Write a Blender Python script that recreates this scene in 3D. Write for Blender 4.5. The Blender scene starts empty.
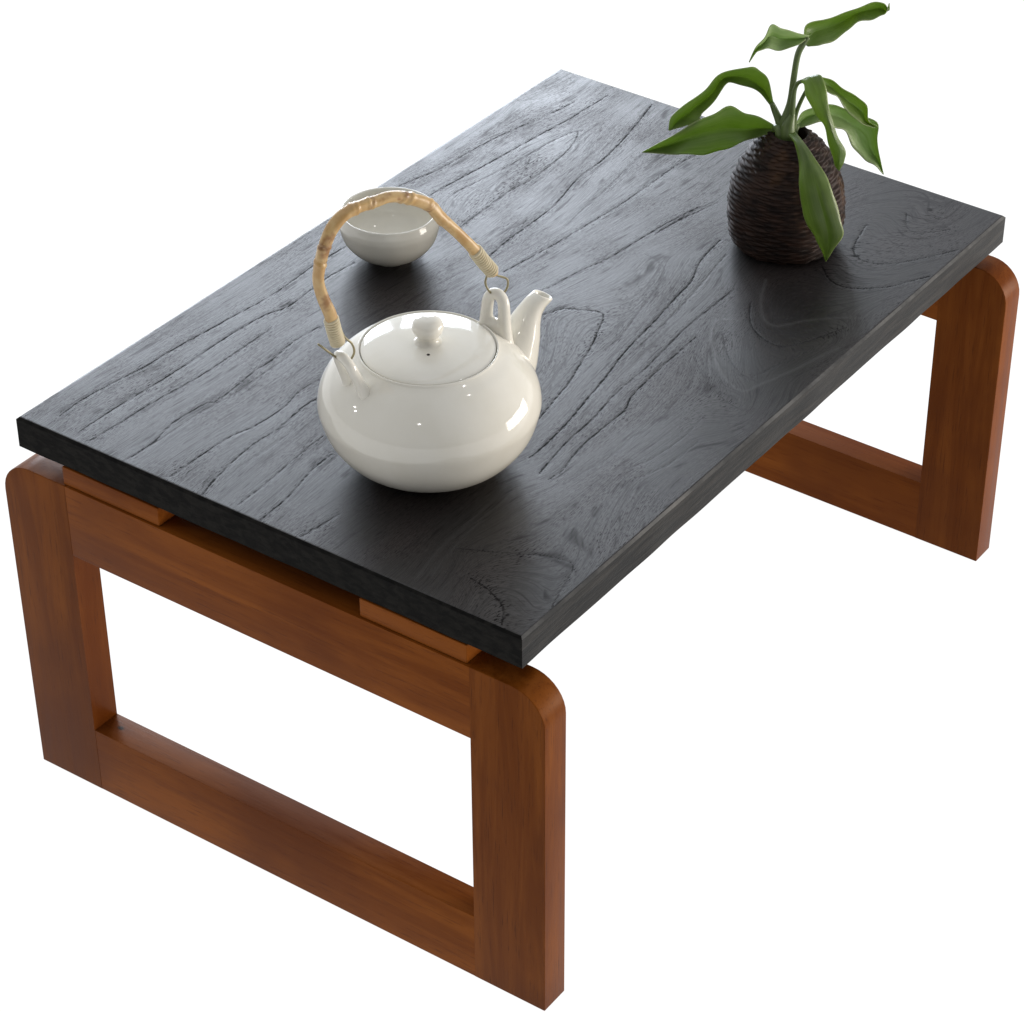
import bpy, bmesh, math, random
import numpy as np
from mathutils import Vector, Matrix

S = bpy.context.scene
COL = S.collection
R = math.radians

# ------------------------------------------------------------------ camera
cam_d = bpy.data.cameras.new('camera')
cam = bpy.data.objects.new('camera', cam_d)
COL.objects.link(cam)
cam.location = (-1.014057, -0.729298, 1.282647)
cam.rotation_euler = (0.929425, -0.035985, 5.278256)
cam_d.sensor_width = 36.0
cam_d.lens = 2773.893 / 1024 * 36
cam_d.shift_x = (512 - 709.578) / 1024
cam_d.shift_y = (560.282 - 506) / 1024
cam_d.clip_start = 0.05
cam_d.clip_end = 200
S.camera = cam

# ------------------------------------------------------------------ light
world = bpy.data.worlds.new('World')
S.world = world
world.use_nodes = True
bgn = world.node_tree.nodes['Background']
wt_ = world.node_tree
_tc = wt_.nodes.new('ShaderNodeTexCoord')
_dot = wt_.nodes.new('ShaderNodeVectorMath'); _dot.operation = 'DOT_PRODUCT'
_dot.inputs[1].default_value = (0.52, 0.34, 0.78)      # the room is bright towards its windows, dim behind the camera
wt_.links.new(_tc.outputs['Generated'], _dot.inputs[0])
_mr = wt_.nodes.new('ShaderNodeMapRange'); _mr.interpolation_type = 'SMOOTHSTEP'
_mr.inputs['From Min'].default_value = -0.5
_mr.inputs['From Max'].default_value = 1.0
_mr.inputs['To Min'].default_value = 0.04
_mr.inputs['To Max'].default_value = 0.98
wt_.links.new(_dot.outputs['Value'], _mr.inputs['Value'])
wt_.links.new(_mr.outputs[0], bgn.inputs['Strength'])
bgn.inputs['Color'].default_value = (0.93, 0.96, 1.0, 1)

def area(name, az, el, dist, w, h, power, col, target=(0.3, 0.2, 0.28)):
    d = bpy.data.lights.new(name, 'AREA')
    d.shape = 'RECTANGLE'
    d.size = w
    d.size_y = h
    d.energy = power
    d.color = col
    o = bpy.data.objects.new(name, d)
    COL.objects.link(o)
    v = Vector((math.cos(R(az)) * math.cos(R(el)), math.sin(R(az)) * math.cos(R(el)), math.sin(R(el))))
    o.location = Vector(target) + v * dist
    o.rotation_euler = (-v).to_track_quat('-Z', 'Y').to_euler()
    return o

area('window_light', 55, 15, 2.4, 0.58, 1.0, 30, (0.82, 0.895, 1.0))
area('window_light', 37.5, 15, 2.4, 0.58, 1.0, 30, (0.82, 0.895, 1.0))
area('side_light', -58, 8, 1.3, 1.0, 0.5, 25, (1.0, 0.92, 0.82), (0.62, 0.0, 0.08))
# small ceiling lamps whose glints sit on the glaze
for _az, _el in ((-62, 60), (127, 24), (131, 21), (-156, 41)):
    _o = area('ceiling_lamp', _az, _el, 1.9, 0.036, 0.036, 0.8, (1.0, 0.97, 0.92), (0.115, 0.151, 0.34))
    _o.data.shape = 'DISK'

S.view_settings.view_transform = 'Standard'
S.view_settings.look = 'None'
S.view_settings.exposure = 0
S.view_settings.gamma = 1
S.view_settings.use_curve_mapping = False
S.cycles.use_denoising = True
S.cycles.max_bounces = 8

# ------------------------------------------------------------------ helpers
def link(name, me, mat=None, parent=None, smooth=True):
    o = bpy.data.objects.new(name, me)
    COL.objects.link(o)
    if mat:
        me.materials.append(mat)
    if parent:
        o.parent = parent
    if smooth:
        for p in me.polygons:
            p.use_smooth = True
    return o

def mesh(name, verts, faces, mat=None, parent=None, smooth=True):
    me = bpy.data.meshes.new(name)
    me.from_pydata([tuple(v) for v in verts], [], faces)
    bm = bmesh.new()
    bm.from_mesh(me)
    bmesh.ops.recalc_face_normals(bm, faces=bm.faces)
    bm.to_mesh(me)
    bm.free()
    return link(name, me, mat, parent, smooth)

def thing(name, label, cat, loc):
    o = bpy.data.objects.new(name, None)
    o.empty_display_size = 0.05
    COL.objects.link(o)
    o.location = loc
    o['label'] = label
    o['category'] = cat
    return o

def catmull(P, n):
    P = [np.array(p, float) for p in P]
    out = []
    for i in range(len(P) - 1):
        p0 = P[i - 1] if i > 0 else 2 * P[0] - P[1]
        p1, p2 = P[i], P[i + 1]
        p3 = P[i + 2] if i + 2 < len(P) else 2 * P[-1] - P[-2]
        for k in range(n):
            t = k / n
            out.append(0.5 * (2 * p1 + (p2 - p0) * t + (2 * p0 - 5 * p1 + 4 * p2 - p3) * t * t + (3 * p1 - p0 - 3 * p2 + p3) * t ** 3))
    out.append(P[-1])
    return out

def lathe(prof, seg=96):
    """closed surface of revolution from (r, z) pairs; r=0 ends close it"""
    V, F, rings = [], [], []
    for r, z in prof:
        if r < 1e-7:
            rings.append([len(V)])
            V.append((0, 0, z))
        else:
            rings.append(list(range(len(V), len(V) + seg)))
            for i in range(seg):
                a = 2 * math.pi * i / seg
                V.append((r * math.cos(a), r * math.sin(a), z))
    for A, B in zip(rings, rings[1:]):
        for i in range(seg):
            j = (i + 1) % seg
            if len(A) == 1 and len(B) == 1:
                continue
            if len(A) == 1:
                F.append((A[0], B[i], B[j]))
            elif len(B) == 1:
                F.append((A[i], A[j], B[0]))
            else:
                F.append((A[i], A[j], B[j], B[i]))
    return V, F

def sweep(path, radii, seg=16, caps=True, up=None, flat=1.0):
    P = [Vector(p) for p in path]
    V, F = [], []
    N = None
    for i, p in enumerate(P):
        t = (P[min(i + 1, len(P) - 1)] - P[max(i - 1, 0)]).normalized()
        if N is None:
            ref = Vector(up) if up else (Vector((0, 0, 1)) if abs(t.z) < 0.9 else Vector((1, 0, 0)))
            N = (ref - t * ref.dot(t)).normalized()
        else:
            N = (N - t * N.dot(t)).normalized()
        B = t.cross(N)
        r = radii[i] if hasattr(radii, '__len__') else radii
        for k in range(seg):
            a = 2 * math.pi * k / seg
            V.append(p + N * (math.cos(a) * r) + B * (math.sin(a) * r * flat))
    for i in range(len(P) - 1):
        for k in range(seg):
            j = (k + 1) % seg
            F.append((i * seg + k, i * seg + j, (i + 1) * seg + j, (i + 1) * seg + k))
    if caps:
        F.append(tuple(range(seg)))
        F.append(tuple(range((len(P) - 1) * seg, len(P) * seg)))
    return V, F

def merge(*parts):
    V, F = [], []
    for v, f in parts:
        b = len(V)
        V += list(v)
        F += [tuple(i + b for i in q) for q in f]
    return V, F

def resample_prof(pts, n=6):
    out = []
    for p in catmull([(a, b) for a, b in pts], n):
        out.append((max(float(p[0]), 0.0), float(p[1])))
    return out

# ------------------------------------------------------------------ material helpers
def mat(name):
    m = bpy.data.materials.new(name)
    m.use_nodes = True
    nt = m.node_tree
    return m, nt, nt.nodes['Principled BSDF']

class NT:
    def __init__(s, nt):
        s.nt = nt
    def n(s, t, **kw):
        x = s.nt.nodes.new(t)
        for k, v in kw.items():
            setattr(x, k, v)
        return x
    def lk(s, a, b):
        s.nt.links.new(a, b)
    def val(s, sock, v):
        if hasattr(v, 'is_output') or isinstance(v, bpy.types.NodeSocket):
            s.lk(v, sock)
        else:
            sock.default_value = v
    def math(s, op, a, b=0.0, c=None, clamp=False):
        x = s.n('ShaderNodeMath', operation=op, use_clamp=clamp)
        s.val(x.inputs[0], a)
        s.val(x.inputs[1], b)
        if c is not None:
            s.val(x.inputs[2], c)
        return x.outputs[0]
    def rng(s, v, a, b, c=0.0, d=1.0, smooth=True):
        x = s.n('ShaderNodeMapRange')
        if smooth:
            x.interpolation_type = 'SMOOTHSTEP'
        s.val(x.inputs['Value'], v)
        for k, q in zip(('From Min', 'From Max', 'To Min', 'To Max'), (a, b, c, d)):
            s.val(x.inputs[k], q)
        return x.outputs[0]
    def noise(s, vec, scale=1.0, detail=3.0, rough=0.55, dist=0.0):
        x = s.n('ShaderNodeTexNoise')
        s.lk(vec, x.inputs['Vector'])
        x.inputs['Scale'].default_value = scale
        x.inputs['Detail'].default_value = detail
        x.inputs['Roughness'].default_value = rough
        x.inputs['Distortion'].default_value = dist
        return x.outputs['Fac']
    def xyz(s, a, b, c):
        x = s.n('ShaderNodeCombineXYZ')
        for i, q in enumerate((a, b, c)):
            s.val(x.inputs[i], q)
        return x.outputs[0]
    def vmul(s, v, k):
        x = s.n('ShaderNodeVectorMath', operation='MULTIPLY')
        s.lk(v, x.inputs[0])
        x.inputs[1].default_value = k
        return x.outputs[0]
    def mix(s, f, a, b):
        x = s.n('ShaderNodeMix', data_type='RGBA')
        s.val(x.inputs['Factor'], f)
        s.val(x.inputs[6], a)
        s.val(x.inputs[7], b)
        return x.outputs[2]
    def bump(s, h, strength=0.5, dist=0.001, normal=None):
        x = s.n('ShaderNodeBump')
        x.inputs['Strength'].default_value = strength
        x.inputs['Distance'].default_value = dist
        s.lk(h, x.inputs['Height'])
        if normal:
            s.lk(normal, x.inputs['Normal'])
        return x.outputs[0]
    def obj(s):
        t = s.n('ShaderNodeTexCoord').outputs['Object']
        return t
    def attr(s, name):
        return s.n('ShaderNodeAttribute', attribute_name=name).outputs['Fac']

# charred, brushed black wood of the table top
M_TOP, nt, pb = mat('charred_wood')
g = NT(nt)
oc = g.obj()
sep = g.n('ShaderNodeSeparateXYZ')
g.lk(oc, sep.inputs[0])
X, Y, Z = sep.outputs
line = g.attr('line')          # metres to the nearest growth line
lst = g.attr('line_weight')
flow = g.attr('flow')          # runs across the growth rings, in cm
wob = g.noise(g.vmul(oc, (330, 650, 330)), 1, 3, .65)
dl = g.math('ADD', line, g.math('MULTIPLY', g.math('SUBTRACT', wob, .5), .0022))
broken = g.noise(g.xyz(g.math('MULTIPLY', X, 55.0), g.math('MULTIPLY', flow, 2.2), 0.0), 1, 2, .5)
groove = g.math('MULTIPLY', g.rng(dl, .0001, .0012, 1.0, 0.0), g.math('MULTIPLY', lst, g.rng(broken, .3, .6, .6, 1.1)))
halo = g.attr('halo')
ridge = g.attr('ridge')
# long fibres following the rings
fib = g.noise(g.xyz(g.math('MULTIPLY', X, 75.0), g.math('SUBTRACT', g.math('MULTIPLY', flow, 11.0), g.math('MULTIPLY', Y, 350.0)), 3.0), 1, 4, .65, .25)
fib2 = g.noise(g.xyz(g.math('MULTIPLY', X, 260.0), g.math('SUBTRACT', g.math('MULTIPLY', flow, 16.0), g.math('MULTIPLY', Y, 900.0)), 7.0), 1, 3, .6, .4)
ring = g.noise(g.xyz(g.math('MULTIPLY', X, 5.0), g.math('MULTIPLY', flow, 1.25), 1.0), 1, 3, .6)
ringl = g.math('SUBTRACT', 1.0, g.math('ABSOLUTE', g.math('MULTIPLY', g.math('SUBTRACT', ring, .5), 22.0)), clamp=True)
ringl = g.math('MULTIPLY', ringl, g.rng(broken, .42, .62))
blot = g.noise(g.vmul(oc, (14, 22, 14)), 1, 3, .55)
fine = g.noise(g.xyz(g.math('MULTIPLY', X, 7.0), g.math('SUBTRACT', g.math('MULTIPLY', flow, 6.5), g.math('MULTIPLY', Y, 150.0)), 5.0), 1, 2, .5)
finel = g.math('SUBTRACT', 1.0, g.math('ABSOLUTE', g.math('MULTIPLY', g.math('SUBTRACT', fine, .5), 20.0)), clamp=True)
finel = g.math('MULTIPLY', finel, g.rng(fib, .35, .6, .3, 1.0))
pore = g.math('MULTIPLY', g.rng(fib2, .50, .64), g.math('ADD', g.math('MULTIPLY', halo, .9), g.rng(blot, .36, .60, .22, .95)))
dark = g.math('MAXIMUM', groove, g.math('MAXIMUM', g.math('MULTIPLY', ringl, .55), g.math('MAXIMUM', g.math('MULTIPLY', finel, .52), g.math('MULTIPLY', pore, .7))), clamp=True)
base = g.mix(g.rng(fib, .35, .7), (.010, .0085, .008, 1), (.026, .023, .0225, 1))
base = g.mix(g.rng(blot, .3, .75, 0, .7), base, (.026, .018, .016, 1))
base = g.mix(g.rng(fib2, .30, .48, .6, 0), base, (.042, .038, .038, 1))
base = g.mix(dark, base, (.005, .004, .004, 1))
base = g.mix(g.math('MULTIPLY', ridge, .35), base, (.075, .072, .070, 1))
g.lk(base, pb.inputs['Base Color'])
rough = g.math('ADD', g.rng(fib, .25, .75, .43, .31), g.rng(blot, .35, .7, -.03, .06))
rough = g.math('ADD', rough, g.math('MULTIPLY', dark, .30), clamp=True)
g.lk(rough, pb.inputs['Roughness'])
pb.inputs['IOR'].default_value = 1.5
g.lk(g.rng(dark, 0, 1, .40, .05), pb.inputs['Specular IOR Level'])
hgt = g.math('ADD', g.math('MULTIPLY', fib, .35), g.math('MULTIPLY', fib2, .28))
hgt = g.math('SUBTRACT', hgt, g.math('ADD', g.math('MULTIPLY', dark, .30), g.math('MULTIPLY', groove, .25)))
hgt = g.math('ADD', hgt, g.math('MULTIPLY', ridge, .4))
g.lk(g.bump(hgt, .32, .0004), pb.inputs['Normal'])

def side_wood(name, spec, rough, c0, c1):
    m, nt, pb = mat(name)
    g = NT(nt)
    n1 = g.noise(g.vmul(g.obj(), (22, 120, 260)), 1, 4, .6, .4)
    n2 = g.noise(g.vmul(g.obj(), (260, 700, 900)), 1, 3, .6)
    g.lk(g.mix(g.rng(n1, .35, .7), c0, c1), pb.inputs['Base Color'])
    pb.inputs['Roughness'].default_value = rough
    pb.inputs['Specular IOR Level'].default_value = spec
    g.lk(g.bump(g.math('ADD', n1, g.math('MULTIPLY', n2, .6)), .35, .0006), pb.inputs['Normal'])
    return m
M_END = side_wood('charred_end_grain', .08, .75, (.0035, .0033, .0030, 1), (.0115, .0105, .009, 1))
M_SIDE = side_wood('charred_long_grain', .10, .30, (.0040, .0035, .0030, 1), (.022, .019, .016, 1))
M_ARRIS, nt, pb = mat('worn_arris_glint')  # pale patches paint the highlight along the worn edge into the colour
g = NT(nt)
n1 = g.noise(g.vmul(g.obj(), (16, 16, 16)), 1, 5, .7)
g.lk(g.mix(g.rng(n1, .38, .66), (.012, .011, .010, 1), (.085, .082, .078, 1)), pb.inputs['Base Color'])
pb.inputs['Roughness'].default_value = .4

# reddish brown lacquered wood; the grain follows one axis of the piece
def brown_wood(name, axis, tone=1.28):
    m, nt, pb = mat(name)
    g = NT(nt)
    oc = g.obj()
    k = {'y': (60, 5, 60), 'z': (60, 60, 5)}[axis]
    kf = {'y': (900, 45, 900), 'z': (900, 900, 45)}[axis]
    n1 = g.noise(g.vmul(oc, k), 1, 5, .6, .8)
    n2 = g.noise(g.vmul(oc, kf), 1, 3, .6)
    n3 = g.noise(g.vmul(oc, (9, 9, 9)), 1, 3, .5)
    c = g.mix(g.rng(n1, .32, .68), (.112 * tone, .0275 * tone, .0030 * tone, 1), (.172 * tone, .049 * tone, .0070 * tone, 1))
    c = g.mix(g.rng(n2, .56, .72, 0, .55), c, (.045 * tone, .0115 * tone, .0032 * tone, 1))
    c = g.mix(g.rng(n3, .35, .7, 0, .65), c, (.070 * tone, .0165 * tone, .0042 * tone, 1))
    if axis == 'y':      # a small dark knot on the lower rail
        vd = g.n('ShaderNodeVectorMath', operation='DISTANCE')
        g.lk(g.vmul(oc, (1, .7, 1)), vd.inputs[0])
        vd.inputs[1].default_value = (-.2897, .1461 * .7, .0527)
        c = g.mix(g.rng(g.math('ADD', vd.outputs['Value'], g.math('MULTIPLY', n2, .002)), .0018, .0036, 1, 0), c, (.012, .005, .003, 1))
    g.lk(c, pb.inputs['Base Color'])
    g.lk(g.rng(n1, .3, .7, .28, .42), pb.inputs['Roughness'])
    pb.inputs['Specular IOR Level'].default_value = .06
    pb.inputs['Specular Tint'].default_value = (.95, .58, .32, 1)
    g.lk(g.bump(g.math('ADD', n2, g.math('MULTIPLY', n1, .5)), .18, .0003), pb.inputs['Normal'])
    return m
M_LEG = brown_wood('brown_wood_upright', 'z', 1.08)
M_RAIL = brown_wood('brown_wood_level', 'y')

def glaze(name, col):
    m, nt, pb = mat(name)
    g = NT(nt)
    oc = g.obj()
    n = g.noise(g.vmul(oc, (45, 45, 45)), 1, 3, .5)
    g.lk(g.mix(g.rng(n, .3, .7), (col[0], col[1], col[2], 1), (col[0] * .96, col[1] * .955, col[2] * .94, 1)), pb.inputs['Base Color'])
    g.lk(g.rng(n, .3, .7, .055, .085), pb.inputs['Roughness'])
    pb.inputs['Specular IOR Level'].default_value = .42
    g.lk(g.bump(g.noise(g.vmul(oc, (90, 90, 60)), 1, 2, .4), .16, .0008), pb.inputs['Normal'])
    return m
M_PORC = glaze('cream_porcelain', (.75, .72, .645))

M_HOLE, nt, pb = mat('dark_hole')
pb.inputs['Base Color'].default_value = (.03, .025, .02, 1)
pb.inputs['Roughness'].default_value = .8

M_CANE, nt, pb = mat('cane')
g = NT(nt)
oc = g.obj()
n1 = g.noise(g.vmul(oc, (60, 60, 60)), 1, 3, .6)
n2 = g.noise(g.vmul(oc, (350, 350, 350)), 1, 2, .6)
nd = g.attr('node')
c = g.mix(g.rng(n1, .35, .65), (.44, .26, .095, 1), (.56, .39, .18, 1))
c = g.mix(g.rng(n1, .53, .68, 0, .85), c, (.26, .115, .036, 1))
c = g.mix(g.math('MULTIPLY', nd, g.rng(n2, .3, .6, .3, 1.0), clamp=True), c, (.17, .075, .028, 1))
g.lk(c, pb.inputs['Base Color'])
pb.inputs['Roughness'].default_value = .38
g.lk(g.bump(g.math('ADD', n2, n1), .3, .0006), pb.inputs['Normal'])

M_WRAP, nt, pb = mat('pale_cane_binding')
g = NT(nt)
n1 = g.noise(g.vmul(g.obj(), (200, 200, 200)), 1, 2, .6)
g.lk(g.mix(n1, (.46, .38, .23, 1), (.68, .61, .44, 1)), pb.inputs['Base Color'])
pb.inputs['Roughness'].default_value = .5

M_WIRE, nt, pb = mat('olive_wire')
g = NT(nt)
n1 = g.noise(g.vmul(g.obj(), (160, 160, 160)), 1, 2, .6)
g.lk(g.mix(n1, (.17, .15, .075, 1), (.34, .29, .17, 1)), pb.inputs['Base Color'])
pb.inputs['Roughness'].default_value = .4
pb.inputs['Metallic'].default_value = .3

M_WICK, nt, pb = mat('dark_wicker')
g = NT(nt)
oc = g.obj()
n1 = g.noise(g.vmul(oc, (70, 70, 160)), 1, 4, .65)
n2 = g.noise(g.vmul(oc, (35, 35, 20)), 1, 3, .5)
c = g.mix(g.rng(n1, .35, .65), (.009, .0042, .003, 1), (.028, .012, .0068, 1))
c = g.mix(g.rng(n2, .56, .70, 0, .7), c, (.065, .030, .012, 1))
g.lk(c, pb.inputs['Base Color'])
g.lk(g.rng(n1, .3, .7, .70, .50), pb.inputs['Roughness'])
pb.inputs['Specular IOR Level'].default_value = .2

def leaf_mat(name, dark, lite, tr):
    m, nt, pb = mat(name)
    g = NT(nt)
    uv = g.n('ShaderNodeUVMap', uv_map='UVMap').outputs[0]
    sp = g.n('ShaderNodeSeparateXYZ')
    g.lk(uv, sp.inputs[0])
    U, W = sp.outputs[0], sp.outputs[1]
    veins = g.noise(g.xyz(g.math('MULTIPLY', U, 2.0), g.math('MULTIPLY', W, 26.0), 0), 1, 3, .6)
    patch = g.noise(g.vmul(g.obj(), (45, 45, 45)), 1, 3, .55)
    d = g.math('ABSOLUTE', g.math('SUBTRACT', W, .5))
    rib = g.rng(d, .0, .035, 1.0, 0.0)
    edge = g.rng(d, .455, .495, 0.0, 1.0)
    c = g.mix(g.rng(veins, .35, .7), dark, lite)
    c = g.mix(g.rng(patch, .4, .7, 0, .5), c, tuple(v * 1.5 for v in lite[:3]) + (1,))
    c = g.mix(g.math('MULTIPLY', rib, .5), c, (.16, .22, .07, 1))
    c = g.mix(g.math('MULTIPLY', edge, .75), c, (.32, .36, .18, 1))
    c = g.mix(g.rng(veins, .60, .72, 0, .45), c, (.16, .20, .10, 1))
    g.lk(c, pb.inputs['Base Color'])
    pb.inputs['Roughness'].default_value = .36
    pb.inputs['Specular IOR Level'].default_value = .45
    h = g.math('SUBTRACT', g.math('MULTIPLY', veins, .6), g.math('MULTIPLY', rib, .8))
    g.lk(g.bump(h, .35, .0008), pb.inputs['Normal'])
    tl = g.n('ShaderNodeBsdfTranslucent')
    tl.inputs['Color'].default_value = tr
    ms = g.n('ShaderNodeMixShader')
    ms.inputs[0].default_value = .36
    out = [n for n in nt.nodes if n.type == 'OUTPUT_MATERIAL'][0]
    g.lk(pb.outputs[0], ms.inputs[1])
    g.lk(tl.outputs[0], ms.inputs[2])
    g.lk(ms.outputs[0], out.inputs['Surface'])
    return m
M_LEAF = leaf_mat('leaf_green', (.062, .095, .028, 1), (.125, .168, .052, 1), (.46, .64, .12, 1))
M_PALE = leaf_mat('leaf_pale', (.18, .24, .11, 1), (.28, .35, .18, 1), (.42, .60, .15, 1))
M_STEM, nt, pb = mat('stem_green')
g = NT(nt)
n1 = g.noise(g.vmul(g.obj(), (300, 300, 40)), 1, 3, .6)
g.lk(g.mix(n1, (.050, .085, .022, 1), (.13, .18, .05, 1)), pb.inputs['Base Color'])
pb.inputs['Roughness'].default_value = .4

# ------------------------------------------------------------------ setting: white ground with an added glow, keeps it blank and shadowless
mf, nt, pb = mat('glowing_white_ground')
g = NT(nt)
pb.inputs['Base Color'].default_value = (.06, .06, .06, 1)
pb.inputs['Roughness'].default_value = .9
pb.inputs['Specular IOR Level'].default_value = .1
pb.inputs['Emission Color'].default_value = (1, 1, 1, 1)
pb.inputs['Emission Strength'].default_value = 1.0
fl = mesh('floor', [(-15, -15, 0), (15, -15, 0), (15, 15, 0), (-15, 15, 0)], [(0, 1, 2, 3)], mf, None, False)
fl['kind'] = 'structure'

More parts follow.
